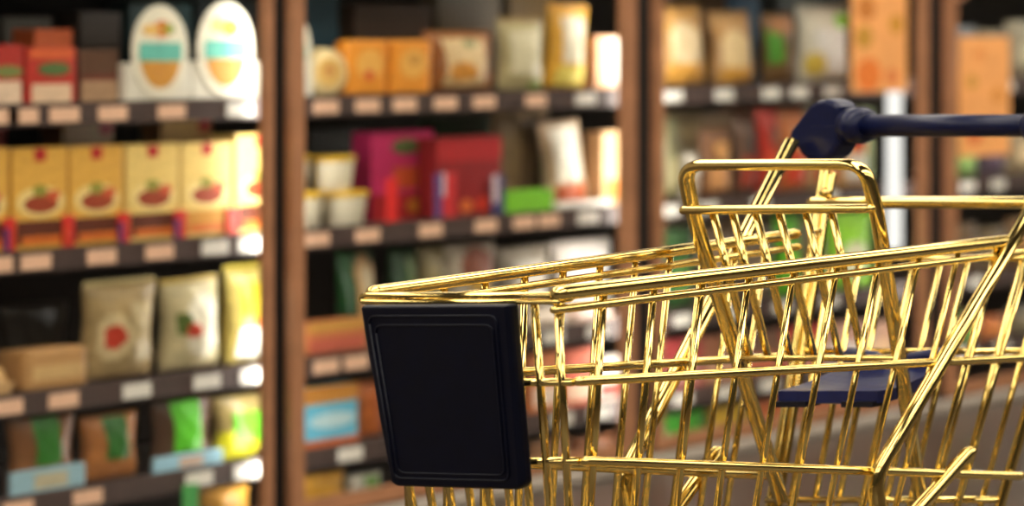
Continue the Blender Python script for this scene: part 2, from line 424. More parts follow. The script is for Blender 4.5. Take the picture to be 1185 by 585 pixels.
product('oval_carton', 'white carton with oval front and teal band, bright one beside the door frame', 'carton', 'oval', 'A', 222, 297, 2,
        prints=[('garnish', 'e', .26, .50, .68, .84, (240, 206, 130)), ('garnish', 'e', .44, .70, .64, .82, (170, 186, 50))])
product('oval_carton', 'white oval-front carton half hidden behind the first door frame', 'carton', 'oval', 'A', 300, 363, 10)
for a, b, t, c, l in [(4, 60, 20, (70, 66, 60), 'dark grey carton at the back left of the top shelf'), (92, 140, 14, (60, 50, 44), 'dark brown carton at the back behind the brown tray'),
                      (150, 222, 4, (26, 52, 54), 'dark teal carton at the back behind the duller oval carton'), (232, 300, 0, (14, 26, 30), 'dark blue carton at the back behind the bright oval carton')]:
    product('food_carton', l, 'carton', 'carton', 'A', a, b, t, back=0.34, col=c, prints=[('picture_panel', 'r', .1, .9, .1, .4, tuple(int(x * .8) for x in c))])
# --- first bay, shelf B: yellow cartons
yl = ['yellow carton with food picture cut by the left edge, second shelf', 'yellow carton with dark window, first full one from the left, second shelf', 'yellow carton with dark window, second full one from the left, second shelf',
      'yellow carton with dark window and purple corner, third full one, second shelf', 'pale yellow carton with amber window, nearest whole one to the door frame', 'bright yellow carton partly behind the first door frame, second shelf']
for i, (a, b, t) in enumerate([(-54, 10, 172), (14, 78, 171), (81, 142, 169), (146, 207, 167), (210, 268, 165), (272, 330, 155)]):
    yel = (226, 172, 74) if i < 3 else (234, 200, 116)  # cartons nearer the tube are paler, its light painted into the yellow
    wn = (96, 44, 24) if i != 4 else (196, 136, 44)
    product('yellow_carton', yl[i], 'carton', 'carton', 'B', a, b, t, col=yel, d=0.07, group='yellow cartons on the second shelf',
            prints=[('red_tab', 'r', .40, .60, .87, .99, (184, 30, 30)), ('cream_panel', 'e', .08, .94, .32, .62, (240, 214, 140)), ('food_picture', 'e', .20, .82, .36, .54, (156, 62, 30)),
                    ('garnish', 'e', .60, .86, .48, .58, (206, 90, 50)), ('garnish', 'e', .36, .62, .52, .64, (150, 146, 60)),
                    ('window', 'r', .08, .92, .06, .29, wn), ('window_food', 'r', .16, .86, .06, .14, (214, 110, 40)), ])
    if i < 5:
        product('hanging_card', ['red and purple card strip between the cut yellow carton and the next', 'red card strip right of the first full yellow carton', 'red and purple card strip right of the second full yellow carton',
                                 'blue and red card strip right of the third full yellow carton', 'red card strip by the pale yellow carton'][i], 'card', 'carton', 'B', b - 5, b + 9, 252 - i * 3, back=0.122, d=0.004,
                col=(206, 46, 36), prints=[('side_stripe', 'r', 0.0, .4, .05, .7, (96, 50, 110) if i in (0, 2, 3) else (214, 70, 40))])
for a, b, t, c, l in [(72, 132, 138, (150, 116, 70), 'tan carton at the back above the yellow cartons'), (186, 246, 136, (176, 140, 82), 'light tan carton with red mark at the back above the yellow cartons'), (-20, 8, 148, (140, 30, 24), 'dark red carton at the back by the left edge')]:
    product('food_carton', l, 'carton', 'carton', 'B', a, b, t, back=0.3, col=c, prints=[('red_mark', 'e', .7, .98, .86, .99, (150, 40, 34))])
# --- first bay, shelf C
product('food_tray', 'small tan tray pack cut by the left edge, third shelf', 'tray', 'tray', 'C', -40, 17, 412, col=(200, 160, 110), film=(206, 166, 112))
product('food_tray', 'low tan tray pack left of the beige bags, third shelf', 'tray', 'carton', 'C', 30, 103, 402, d=0.1, bev=0.012, col=(186, 140, 88), prints=[('label_panel', 'r', .1, .9, .25, .6, (206, 168, 112))])
product('food_bag', 'beige plastic bag with red flower mark, third shelf', 'bag', 'bag', 'C', 106, 190, 328, d=0.08, col=(176, 150, 104), crimp=(196, 180, 130), lean=-0.06,
        prints=[('paper_label', 'e', .10, .52, .22, .70, (206, 184, 140)), ('red_mark', 'e', .16, .44, .34, .58, (190, 60, 40)), ('highlight_panel', 'r', .52, .84, .18, .8, (190, 170, 128))])
product('food_bag', 'whitish plastic bag with green and red mark, tilted against the beige bag', 'bag', 'bag', 'C', 200, 266, 326, d=0.08, col=(206, 192, 150), crimp=(190, 160, 70), lean=-0.06, roll=0.04,
        prints=[('paper_label', 'e', .28, .92, .14, .86, (228, 220, 196)), ('green_mark', 'e', .12, .36, .42, .66, (90, 110, 50)), ('red_mark', 'e', .26, .50, .38, .54, (200, 70, 50))])
product('food_bag', 'white and yellow bag partly behind the first door frame, third shelf', 'bag', 'bag', 'C', 274, 322, 310, d=0.08, col=(190, 172, 96), crimp=(190, 170, 70),
        prints=[('white_panel', 'r', .15, .9, .08, .38, (238, 232, 220)), ('yellow_panel', 'r', .2, .85, .5, .85, (196, 170, 40)), ('orange_mark', 'e', .4, .8, .36, .5, (226, 120, 60))])
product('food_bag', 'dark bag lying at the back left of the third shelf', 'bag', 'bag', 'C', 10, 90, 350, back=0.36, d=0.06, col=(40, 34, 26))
# --- first bay, shelf D
product('snack_pack', 'brown pack with dark green label and pale blue base, leftmost on the fourth shelf', 'pack', 'bag', 'D', 18, 96, 478, d=0.05, col=(128, 82, 44), prints=[('green_label', 'r', .30, .70, .34, .96, (48, 116, 36))])
product('shelf_tray', 'pale blue display tray in front of the leftmost green-label pack', 'tray', 'carton', 'D', 14, 99, 541, back=0.115, d=0.012, col=(150, 186, 200), prints=[('beige_mark', 'r', .3, .75, .2, .8, (190, 180, 150))])
product('snack_pack', 'orange-brown pack with dark green label and no base, fourth shelf', 'pack', 'bag', 'D', 104, 170, 478, d=0.06, col=(176, 112, 58), prints=[('green_label', 'r', .30, .72, .32, .96, (44, 106, 36))])
product('snack_pack', 'dark brown pack with bright green label and pale blue base', 'pack', 'bag', 'D', 184, 254, 461, d=0.05, col=(84, 58, 40), prints=[('green_label', 'r', .26, .72, .26, .97, (92, 196, 40))])
product('shelf_tray', 'pale blue display tray in front of the bright green-label pack', 'tray', 'carton', 'D', 180, 258, 524, back=0.115, d=0.012, col=(156, 200, 220), prints=[('pink_mark', 'r', .35, .7, .2, .8, (210, 180, 160))])
product('snack_pack', 'yellow pack with bright green label beside the first door frame', 'pack', 'bag', 'D', 256, 326, 455, d=0.06, col=(150, 130, 80), prints=[('yellow_panel', 'r', .02, .62, .04, .45, (196, 190, 30)), ('green_label', 'r', .22, .72, .28, .72, (90, 180, 30))])
product('green_clip', 'small green clip-on card over the fourth shelf tags', 'card', 'carton', 'E', 212, 230, 560, back=0.085, d=0.004, col=(80, 170, 90))
for i, (a, b, t, c, l) in enumerate([(-30, 40, 600, (170, 120, 60), 'tan pack on the bottom deck at the left edge'), (240, 300, 570, (206, 150, 60), 'golden pack on the bottom deck left of the first door frame')]):
    product('food_pack', l, 'pack', 'bag', 'E', a, b, t - 8, d=0.06, col=c, back=0.12)

# --- second bay, shelf A
product('round_cheese', 'round cream cheese pack standing right of the first door frame', 'cheese', 'disc', 'A', 356, 406, 56, prints=[('round_label', 'e', .2, .8, .2, .8, (226, 182, 104)), ('picture_mark', 'e', .35, .65, .4, .7, (206, 150, 80))])
for a, b, l, s in [(402, 449, 'orange square pack, left one of the pair, with a red dot', 1), (452, 500, 'orange square pack, right one of the pair, no red dot', 0)]:
    product('orange_pack', l, 'pack', 'carton', 'A', a, b, 47, d=0.05, bev=0.012, col=(232, 148, 44), group='orange packs on the top shelf', lean=-0.03,
            prints=[('pale_panel', 'e', .2, .85, .3, .85, (238, 176, 84))] + ([('red_dot', 'e', .40, .62, .28, .46, (206, 66, 30))] if s else [('brown_mark', 'e', .4, .7, .55, .75, (206, 150, 70))]))
product('bread_bag', 'brown bread bag with cream front panel, top shelf', 'bag', 'bag', 'A', 508, 586, 36, d=0.10, col=(156, 96, 46), prints=[('cream_panel', 'r', .16, .74, .12, .88, (216, 186, 138)), ('orange_mark', 'e', .2, .55, .2, .5, (206, 140, 60)), ('green_mark', 'e', .4, .62, .74, .86, (126, 134, 80))])
product('food_bag', 'upright grey-green bag between bread bag and tall yellow bag', 'bag', 'bag', 'A', 586, 638, 24, d=0.06, col=(178, 164, 120), crimp=(160, 130, 80), prints=[('pale_panel', 'r', .15, .85, .25, .85, (210, 200, 166)), ('green_mark', 'e', .5, .9, .04, .16, (130, 150, 60))])
product('food_bag', 'tall yellow and white bag tilted right, top shelf', 'bag', 'bag', 'A', 640, 686, 10, d=0.07, col=(220, 164, 52), crimp=(214, 150, 40), roll=-0.06, prints=[('white_panel', 'r', .22, .78, .32, .88, (232, 222, 196)), ('yellow_panel', 'r', .15, .85, .05, .28, (240, 218, 110))])
product('food_carton', 'white and orange carton beside the second door frame, top shelf', 'carton', 'carton', 'A', 690, 728, 42, back=0.15, col=(222, 170, 130), prints=[('white_panel', 'r', .3, 1, .1, .95, (236, 226, 214))])
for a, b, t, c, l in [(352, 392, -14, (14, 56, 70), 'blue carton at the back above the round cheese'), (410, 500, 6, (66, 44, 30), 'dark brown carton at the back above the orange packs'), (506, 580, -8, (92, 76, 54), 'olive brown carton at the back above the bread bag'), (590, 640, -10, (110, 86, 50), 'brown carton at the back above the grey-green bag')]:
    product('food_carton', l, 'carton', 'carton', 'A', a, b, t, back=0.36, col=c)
# --- second bay, shelf B
for j, (a, b, t, z, l) in enumerate([(342, 388, 222, None, 'cream tub with yellow lid, lower one by the first door frame'), (392, 440, 221, None, 'cream tub with yellow lid, lower one beside the magenta carton')]):
    e, w, h = product('yellow_lid_tub', l, 'tub', 'tub', 'B', a, b, t, group='stacked tubs on the second shelf')
    product('yellow_lid_tub', l.replace('lower', 'upper'), 'tub', 'tub', 'B', a + (-12 if j else -14) + 0, b - 16, 180, back=0.145, z=ZS['B'] + h + 0.0005, group='stacked tubs on the second shelf')
product('magenta_carton', 'magenta carton with green oval emblem and orange picture', 'carton', 'carton', 'B', 430, 502, 152, back=0.215, col=(214, 48, 108), prints=[('emblem', 'e', .32, .78, .74, .92, (92, 110, 60)), ('orange_picture', 'r', .34, .84, .36, .60, (216, 88, 40)), ('red_panel', 'r', .0, .9, .0, .30, (186, 36, 44)), ('food_mark', 'e', .55, .8, .08, .24, (226, 140, 50))])
product('red_carton', 'dark red carton right of the magenta carton', 'carton', 'carton', 'B', 506, 580, 158, back=0.14, col=(140, 24, 28), prints=[('red_band', 'r', .0, 1, .70, .97, (176, 28, 32)), ('food_mark', 'e', .35, .55, .06, .22, (220, 110, 50)), ('food_mark', 'e', .6, .8, .06, .24, (220, 60, 40))])
product('hanging_card', 'bright red card strip in front of the magenta carton', 'card', 'carton', 'B', 447, 461, 206, back=0.122, d=0.004, col=(224, 40, 36))
product('hanging_card', 'blue, white and red card strip between magenta and dark red cartons', 'card', 'carton', 'B', 502, 528, 200, back=0.122, d=0.004, col=(206, 46, 50), prints=[('blue_stripe', 'r', .0, .35, .0, 1, (80, 60, 120)), ('white_stripe', 'r', .35, .5, .5, 1, (220, 200, 210))])
product('hanging_card', 'dark blue and white card strip right of the dark red carton', 'card', 'carton', 'B', 570, 584, 202, back=0.122, d=0.004, col=(60, 60, 110), prints=[('white_stripe', 'r', .0, .45, .3, 1, (216, 190, 196))])
product('food_bag', 'tall olive-brown bag standing behind the green box', 'bag', 'bag', 'B', 572, 640, 128, back=0.24, d=0.07, col=(136, 112, 80), crimp=(120, 100, 70), roll=-0.06, prints=[('dark_panel', 'r', .4, .8, .2, .9, (98, 76, 52))])
product('green_box', 'small bright green box under the olive-brown bag', 'box', 'carton', 'B', 586, 640, 220, back=0.125, d=0.05, col=(122, 196, 42))
product('food_bag', 'tilted white bag with red-brown foot, right of the olive-brown bag', 'bag', 'bag', 'B', 642, 690, 140, back=0.17, d=0.06, col=(196, 168, 138), roll=0.10, prints=[('white_panel', 'r', .18, .78, .3, .92, (230, 222, 204)), ('red_foot', 'r', .15, .85, .06, .26, (176, 86, 50))])
product('white_pack', 'low white pack beside the green box, second shelf', 'pack', 'carton', 'B', 644, 708, 232, back=0.125, d=0.03, bev=0.008, col=(226, 220, 210))
product('food_carton', 'orange and white carton by the second door frame, second shelf', 'carton', 'carton', 'B', 697, 732, 152, back=0.15, col=(220, 176, 130), prints=[('orange_foot', 'r', .1, .9, .1, .35, (216, 130, 60))])
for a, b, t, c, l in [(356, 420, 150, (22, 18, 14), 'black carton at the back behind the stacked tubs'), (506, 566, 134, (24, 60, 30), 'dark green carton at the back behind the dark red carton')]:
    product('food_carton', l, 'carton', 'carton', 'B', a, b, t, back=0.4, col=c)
# --- second bay, shelf C
product('food_bag', 'dark green bag with tan oval window above the panel corner', 'bag', 'bag', 'C', 408, 448, 288, d=0.07, col=(34, 78, 40), roll=0.04, back=0.2, prints=[('tan_window', 'e', .25, .85, .2, .95, (206, 160, 110)), ('pale_centre', 'e', .38, .74, .35, .85, (214, 196, 160))])
product('food_bag', 'dark green bag with pale stripe, right of the tan oval bag', 'bag', 'bag', 'C', 463, 492, 286, d=0.07, col=(32, 66, 34), back=0.2, prints=[('pale_stripe', 'r', .4, .7, .2, .9, (110, 130, 80))])
product('food_bag', 'grey-tan bag right of the dark green bags', 'bag', 'bag', 'C', 496, 524, 284, d=0.07, col=(150, 134, 96), back=0.2)
product('food_bag', 'white bag with round brown picture, third shelf', 'bag', 'bag', 'C', 526, 584, 280, d=0.07, col=(200, 186, 166), back=0.2, prints=[('brown_picture', 'e', .2, .85, .5, .95, (136, 72, 48)), ('yellow_mark', 'e', .3, .75, .45, .62, (206, 160, 60))])
product('food_bag', 'grey plastic bag left of the second door frame, third shelf', 'bag', 'bag', 'C', 586, 648, 284, d=0.08, col=(164, 152, 136), back=0.26, prints=[('pale_panel', 'r', .2, .8, .3, .8, (206, 196, 182))])
product('food_bag', 'white plastic bag nearest the second door frame, third shelf', 'bag', 'bag', 'C', 650, 720, 276, d=0.08, col=(220, 208, 196), back=0.26, prints=[('white_panel', 'r', .2, .9, .2, .9, (234, 226, 220))])
product('food_tray', 'orange and red tray pack left of the black panel', 'tray', 'carton', 'C', 352, 428, 370, back=0.14, d=0.08, bev=0.01, col=(190, 112, 66), prints=[('yellow_top', 'r', .05, .95, .7, .95, (196, 146, 66)), ('red_panel', 'r', .08, .9, .1, .5, (188, 92, 72))])
for i, (a, b, t, c, l) in enumerate([(620, 664, 356, (214, 196, 178), 'low cream tray pack seen through the front of the basket'), (666, 714, 352, (228, 196, 180), 'low pink tray pack seen beside the second door frame')]):
    product('food_tray', l, 'tray', 'tray', 'C', a, b, t, back=0.13, col=c, film=c)
# --- second bay, shelf D and deck
product('blue_carton', 'cyan and white carton with orange top left of the black panel', 'carton', 'carton', 'D', 352, 414, 446, back=0.14, col=(106, 190, 220), prints=[('orange_top', 'r', .0, 1, .72, 1, (206, 140, 60)), ('white_wave', 'e', .1, .95, .3, .55, (190, 220, 226)), ('orange_foot', 'r', 0, 1, 0, .12, (200, 96, 40))])
product('food_bag', 'orange snack bag under the cyan carton corner', 'bag', 'bag', 'D', 416, 450, 440, back=0.16, d=0.05, col=(196, 104, 46))
product('orange_pack', 'orange pack lying low under the cyan carton', 'pack', 'bag', 'E', 352, 408, 556 - 10, back=0.14, d=0.05, col=(216, 158, 52))
product('white_pack', 'white pack with green mark on the deck left of the panel', 'pack', 'bag', 'E', 410, 450, 548, back=0.14, d=0.05, col=(206, 200, 184), prints=[('green_mark', 'e', .3, .8, .4, .9, (110, 150, 70))])
for i, (a, b, t, c, p, l) in enumerate([(614, 650, 408, (206, 120, 66), (226, 200, 180), 'orange and white carton seen through the front of the basket'), (652, 690, 404, (214, 96, 60), (230, 190, 160), 'red-orange carton seen through the basket, fourth shelf'),
                                        (690, 730, 412, (210, 196, 184), (150, 60, 50), 'white carton with red band by the second door frame, fourth shelf')]):
    product('food_carton', l, 'carton', 'carton', 'D', a, b, t, back=0.14, col=c, prints=[('print_band', 'r', .1, .9, .1, .42, p)])
for i, (a, b, c, l) in enumerate([(560, 610, (150, 96, 60), 'brown pack on the deck under the black panel'), (620, 668, (166, 120, 84), 'tan pack on the deck seen through the basket front'), (670, 722, (132, 84, 56), 'dark brown pack on the deck by the second door frame')]):
    product('food_pack', l, 'pack', 'bag', 'E', a, b, 512 - i * 4, back=0.14, d=0.06, col=c)

# --- third bay, shelf A
product('food_bag', 'tan bag with golden foot, right of the second door frame', 'bag', 'bag', 'A', 774, 830, 8, d=0.09, col=(184, 136, 72), roll=0.05, prints=[('pale_panel', 'e', .15, .75, .2, .8, (214, 190, 150)), ('golden_foot', 'r', .12, .88, .04, .28, (216, 158, 72))])
product('food_bag', 'tan bag tilted beside the first tan bag, third bay', 'bag', 'bag', 'A', 838, 884, 14, d=0.09, col=(170, 128, 76), roll=0.05, prints=[('pale_panel', 'e', .1, .7, .15, .75, (206, 178, 132)), ('golden_foot', 'r', .12, .88, .04, .24, (206, 150, 66))])
product('food_bag', 'dark brown and green bag left of the white bag, third bay', 'bag', 'bag', 'A', 894, 932, 16, d=0.08, col=(104, 76, 44), roll=0.04, prints=[('green_panel', 'r', .05, .40, .3, .75, (70, 130, 36)), ('brown_top', 'r', .2, .9, .72, .94, (156, 104, 58))])
product('food_bag', 'white bag with lime corner by the orange poster', 'bag', 'bag', 'A', 934, 992, 6, d=0.08, col=(222, 216, 198), prints=[('white_panel', 'r', .2, .95, .15, .7, (240, 238, 232)), ('lime_corner', 'e', .62, .98, .70, .90, (150, 220, 50)), ('yellow_mark', 'e', .05, .4, .1, .4, (214, 186, 80))])
product('food_bag', 'brown bag behind the orange poster, third bay', 'bag', 'bag', 'A', 994, 1056, 10, d=0.08, col=(150, 110, 70))
for a, b, t, c, l in [(776, 840, -20, (110, 84, 60), 'brown carton at the back above the tan bags'), (846, 880, -12, (90, 140, 180), 'light blue carton at the back above the tilted tan bag'), (900, 980, -16, (70, 78, 76), 'grey-green carton at the back above the white bag')]:
    product('food_carton', l, 'carton', 'carton', 'A', a, b, t, back=0.36, col=c)
# --- third bay, shelf B
for a, b, t, c, p, q, l in [(770, 796, 134, (110, 104, 72), (150, 140, 104), (90, 84, 60), 'olive bag right of the second door frame, second shelf'), (797, 816, 176, (206, 196, 180), (170, 150, 130), (220, 210, 200), 'narrow white carton behind the child flap corner'),
                            (818, 854, 148, (122, 82, 54), (196, 140, 90), (206, 150, 90), 'brown bag with tan front behind the child flap'), (856, 882, 136, (92, 66, 50), (150, 60, 44), (70, 50, 40), 'dark brown bag left of the red bags'),
                            (884, 908, 126, (176, 48, 36), (206, 70, 40), (120, 60, 40), 'red bag left of the handle bracket'), (908, 940, 130, (190, 110, 60), (206, 70, 46), (196, 150, 100), 'orange-brown bag behind the handle bracket'),
                            (942, 976, 140, (186, 150, 104), (190, 60, 44), (220, 200, 180), 'tan bag with red mark under the handle bracket'), (976, 1012, 142, (214, 160, 90), (226, 220, 214), (206, 70, 46), 'amber bag with white foot right of the handle bracket')]:
    product('food_bag', l, 'bag', 'bag', 'B', a, b, t, d=0.06, col=c, prints=[('front_panel', 'r', .15, .85, .12, .5, p), ('front_mark', 'e', .3, .8, .55, .8, q)])
# --- third bay, shelf C
for a, b, t, c, p, l in [(772, 812, 262, (50, 84, 44), (80, 120, 60), 'dark green bag under the child flap corner'), (814, 858, 268, (120, 96, 76), (150, 130, 110), 'grey-brown bag behind the far rail'), (860, 904, 262, (98, 84, 70), (140, 120, 96), 'dull brown bag behind the flap wires'),
                         (906, 932, 250, (96, 176, 40), (130, 200, 60), 'green bag left of the white and lime bag'), (934, 962, 256, (130, 116, 96), (170, 160, 140), 'grey bag between the green bags'),
                         (964, 1016, 244, (160, 226, 70), (226, 226, 190), 'bright lime and white bag beside the light tube')]:
    product('food_bag', l, 'bag', 'bag', 'C', a, b, t, d=0.06, col=c, prints=[('front_panel', 'e', .2, .8, .15, .6, p)])
# --- third bay, shelf D and deck
for i, (a, b, t, c, p, l) in enumerate([(772, 812, 392, (172, 66, 66), (206, 150, 140), 'dull red carton seen through the basket, fourth shelf'), (814, 856, 388, (150, 96, 70), (200, 150, 120), 'brown carton seen through the basket middle, fourth shelf'), (858, 904, 384, (120, 84, 66), (206, 110, 80), 'dark brown carton left of the child seat'),
                                        (906, 950, 378, (196, 60, 44), (220, 160, 140), 'red carton behind the child seat'), (952, 1000, 374, (200, 150, 130), (226, 214, 206), 'pink and white carton behind the child seat'), (1002, 1034, 372, (150, 110, 84), (190, 150, 110), 'tan carton by the light tube, fourth shelf')]):
    product('food_carton', l, 'carton', 'carton', 'D', a, b, t, back=0.14, col=c, prints=[('print_band', 'r', .1, .9, .1, .5, p)])
for i, (a, b, c, l) in enumerate([(772, 826, (70, 160, 50), 'green pack on the deck of the third bay'), (828, 880, (200, 160, 44), 'yellow pack on the deck of the third bay'), (882, 936, (206, 112, 64), 'orange pack on the deck of the third bay'), (938, 990, (196, 104, 70), 'red-brown pack on the deck of the third bay'), (992, 1036, (120, 90, 70), 'dull brown pack on the deck by the light tube')]):
    product('food_pack', l, 'pack', 'bag', 'E', a, b, 476 - i * 8, back=0.14, d=0.06, col=c)
# --- fourth bay
for row, tops in (('A', 30), ('B', 150), ('C', 258), ('D', 360)):
    cols = {'A': [(96, 100, 104), (130, 120, 100), (150, 140, 120)], 'B': [(120, 150, 90), (84, 70, 84), (170, 150, 120)], 'C': [(96, 74, 52), (110, 92, 66), (130, 96, 60)], 'D': [(90, 130, 60), (190, 110, 60), (110, 100, 80)]}[row]
    words = {'A': ['grey', 'olive-grey', 'beige'], 'B': ['pale green', 'dull purple', 'beige'], 'C': ['dark brown', 'olive-brown', 'tan'], 'D': ['green', 'orange', 'grey-olive']}[row]
    for i, (a, b) in enumerate([(1108, 1138), (1140, 1170), (1172, 1204)]):
        product('food_bag', '%s bag, %s in the bay at the right edge, %s shelf' % (words[i], ['leftmost', 'middle', 'rightmost'][i], {'A': 'top', 'B': 'second', 'C': 'third', 'D': 'fourth'}[row]), 'bag', 'bag', row, a, b, tops + (i % 2) * 8 - i * 3, d=0.06, col=cols[i],
                prints=[('front_panel', 'e', .2, .8, .2, .6, tuple(min(235, int(c * 1.35)) for c in cols[i]))])
for row, cells in (('A', [(996, 1036, 0, (170, 150, 120), 'beige carton at the back behind the first poster')]),
                   ('B', [(776, 812, 128, (150, 130, 96), 'khaki carton at the back behind the olive bag'), (814, 850, 130, (176, 150, 120), 'pale tan carton at the back behind the brown bag'), (852, 888, 124, (140, 96, 70), 'brown carton at the back beside the red bag'),
                          (890, 930, 124, (190, 120, 80), 'light orange carton at the back behind the red bag'), (932, 972, 122, (160, 150, 120), 'grey-beige carton at the back behind the handle bracket'), (974, 1010, 126, (150, 160, 120), 'pale green carton at the back by the light strip')]),
                   ('C', [(776, 830, 254, (150, 130, 110), 'grey-tan carton at the back behind the dark green bag'), (832, 890, 252, (170, 140, 110), 'light tan carton at the back behind the flap wires'), (892, 950, 246, (150, 170, 100), 'pale green carton at the back behind the flap wires')])):
    for a, b, t, c, l in cells:
        product('food_carton', l, 'carton', 'carton', row, a, b, t, back=0.26, col=c, prints=[('front_panel', 'r', .15, .85, .5, .85, tuple(min(235, int(q * 1.2)) for q in c))])
# --- stock that carries on just past both edges of the photograph
for row, top, items in (('A', 52, [((150, 60, 44), 'red-brown'), ((196, 150, 84), 'tan')]), ('B', 174, [((226, 172, 74), 'amber'), ((214, 160, 70), 'dark amber')]),
                        ('C', 372, [((176, 150, 104), 'beige'), ((190, 140, 90), 'light brown')]), ('D', 528, [((128, 82, 44), 'brown'), ((90, 120, 50), 'green')])):
    for i, (c, wd) in enumerate(items):
        product('food_carton', '%s carton just past the left edge of the picture, %s' % (wd, {'A': 'top shelf', 'B': 'second shelf', 'C': 'third shelf', 'D': 'fourth shelf'}[row]), 'carton', 'carton', row, -124 - 72 * i if row != 'A' else -90 - 66 * i, -60 - 72 * i if row != 'A' else -30 - 66 * i, top, col=c,
                prints=[('picture_panel', 'r', .1, .9, .05, .4, tuple(min(235, int(q * 1.25)) for q in c))])
for row, top, items in (('A', 30, [((170, 130, 80), 'tan'), ((190, 60, 44), 'red')]), ('B', 140, [((206, 160, 80), 'amber'), ((110, 140, 80), 'green')]),
                        ('C', 250, [((190, 176, 150), 'cream'), ((150, 100, 60), 'brown')]), ('D', 352, [((200, 130, 60), 'orange'), ((150, 60, 50), 'dull red')])):
    for i, (c, wd) in enumerate(items):
        product('food_bag', '%s bag just past the right edge of the picture, %s' % (wd, {'A': 'top shelf', 'B': 'second shelf', 'C': 'third shelf', 'D': 'fourth shelf'}[row]), 'bag', 'bag', row, 1207 + 38 * i, 1241 + 38 * i, top, d=0.06, col=c,
                prints=[('front_panel', 'e', .2, .8, .2, .6, tuple(min(235, int(q * 1.3)) for q in c))])
# --- posters on the glass
def poster(label, x0, x1, ya_px, yb_px, spots):
    back = -0.002
    a, b = yy(x0, 0.012), yy(x1, 0.012); z1 = at((x0 + x1) / 2, ya_px, 0.012)[1]; z0 = at((x0 + x1) / 2, yb_px, 0.012)[1]
    e = empty('poster', (-FX - 0.0115, (a + b) / 2, z0)); tag(e, label, 'poster')
    w, h = b - a, z1 - z0
    box('paper', (0, 0.0012, -w / 2, w / 2, 0, h), mat((238, 166, 98), rough=0.6, var=0.08, scale=14), e)
    for (u, v, r, c) in spots:
        vf = ell_vf(0.0012, 0.0018, (u - .5) * w, v * h, r * w, r * w * 1.3, 16)
        link('printed_mark', fix(mesh(vf)), mat(c, rough=0.6, var=0.25, scale=60), e)
poster('orange poster with olive and red marks left of the third door frame', 985, 1049, -60, 106, [(.26, .93 - .35, .16, (196, 120, 50)), (.22, .38, .15, (190, 140, 50)), (.8, .47, .13, (198, 140, 46)), (.3, .12, .22, (226, 122, 48)), (.72, .10, .12, (222, 130, 70)), (.6, .8, .12, (214, 130, 60))])
poster('orange poster right of the third door frame at handle height', 1109, 1168, 42, 180, [(.25, .62, .10, (206, 150, 60)), (.75, .50, .11, (212, 140, 60)), (.7, .25, .12, (216, 110, 60)), (.3, .2, .16, (214, 110, 56)), (.4, .85, .10, (230, 150, 80))])

# ------------------------------------------------------------------ the gold shopping cart
def P(px, py, Y): return Vector(((px - VX) / FPX * Y, Y, CH - (py - VY) / FPX * Y))
CX = -3.7685                                   # the cart's centre line
YF = 3.30                                      # depth of the front rim
def rim_half(Y): return 0.150 + (Y - YF) * (0.240 - 0.150) / 0.66
def rim_z(Y): return 1.036 + (Y - YF) * 0.022
TAPER = 0.05
def side(s, Y, z, out=0.0):                    # s=+1 near side, -1 far side
    return Vector((CX + s * (rim_half(Y) - TAPER * (rim_z(Y) - z) + out), Y, z))
LEAN = 0.11
def front(u, z, off=0.0):                      # u in -1..1 across the sloping front
    Y = YF + LEAN * (1.028 - z) + off
    return Vector((CX + u * (0.150 - 0.05 * (1.028 - z)), Y, z))
cart = empty('shopping_cart', (CX, 3.72, 0))
tag(cart, 'gold wire shopping cart with black front panel and navy handle', 'shopping cart')
ORG = Vector((CX, 3.72, 0))
def rod(name, pts, r, m=GOLD, seg=12, parent=None, rounded=False):
    if rounded and len(pts) == 2: pts, r = round_ends(pts[0], pts[1], r)
    vf = tube_vf([Vector(p) - ORG for p in pts], r, seg)
    return link(name, fix(mesh(vf)), m, parent or cart, smooth=True)
# rim: a thick tube along each side with a thinner one under it, and a flattened wire loop across the front
RE = 4.075
for s_ in (1, -1):
    ye = 3.985 if s_ > 0 else RE
    rod('rim_rail', round_ends(side(s_, YF + (-.012 if s_ > 0 else .006), rim_z(YF)), side(s_, ye, rim_z(ye)), .0118)[0], round_ends((0, 0, 0), (0, 1, 0), .0118 if s_ > 0 else .0104)[1], seg=16)
def low(Y): return rim_z(Y) - 0.0245
for s_ in (1, -1):
    ye = 4.11 if s_ > 0 else RE
    rod('lower_rim_rail', [side(s_, YF + (-.012 if s_ > 0 else .012), low(YF)), side(s_, ye, low(ye), -.002)], 0.0068, rounded=True)
za, zb_ = 1.0334, 1.0236
lp = [Vector((CX + .152, YF - .004, za)), Vector((CX - .143, YF - .004, za))]
for i in range(1, 8):
    a = math.pi * i / 8; lp.append(Vector((CX - .143 - .0055 * math.sin(a), YF - .004, (za + zb_) / 2 + (za - zb_) / 2 * math.cos(a))))
lp += [Vector((CX - .143, YF - .004, zb_)), Vector((CX + .152, YF - .004, zb_))]
rod('front_rim_wire', lp, 0.0047, seg=12)
rod('rim_weld', [Vector((CX + .128, YF + .004, 1.027)), Vector((CX + .158, YF + .008, 1.029))], 0.008, rounded=True)
def mid(Y): return 0.905 + (Y - 3.26) * (0.832 - 0.905) / 0.742
def lowr(Y): return 0.788 + (Y - 3.276) * (0.619 - 0.788) / 0.698
def bot(Y): return 0.665 + (Y - 3.33) * (0.45 - 0.665) / 0.64
fy = lambda z: YF + LEAN * (1.028 - z)
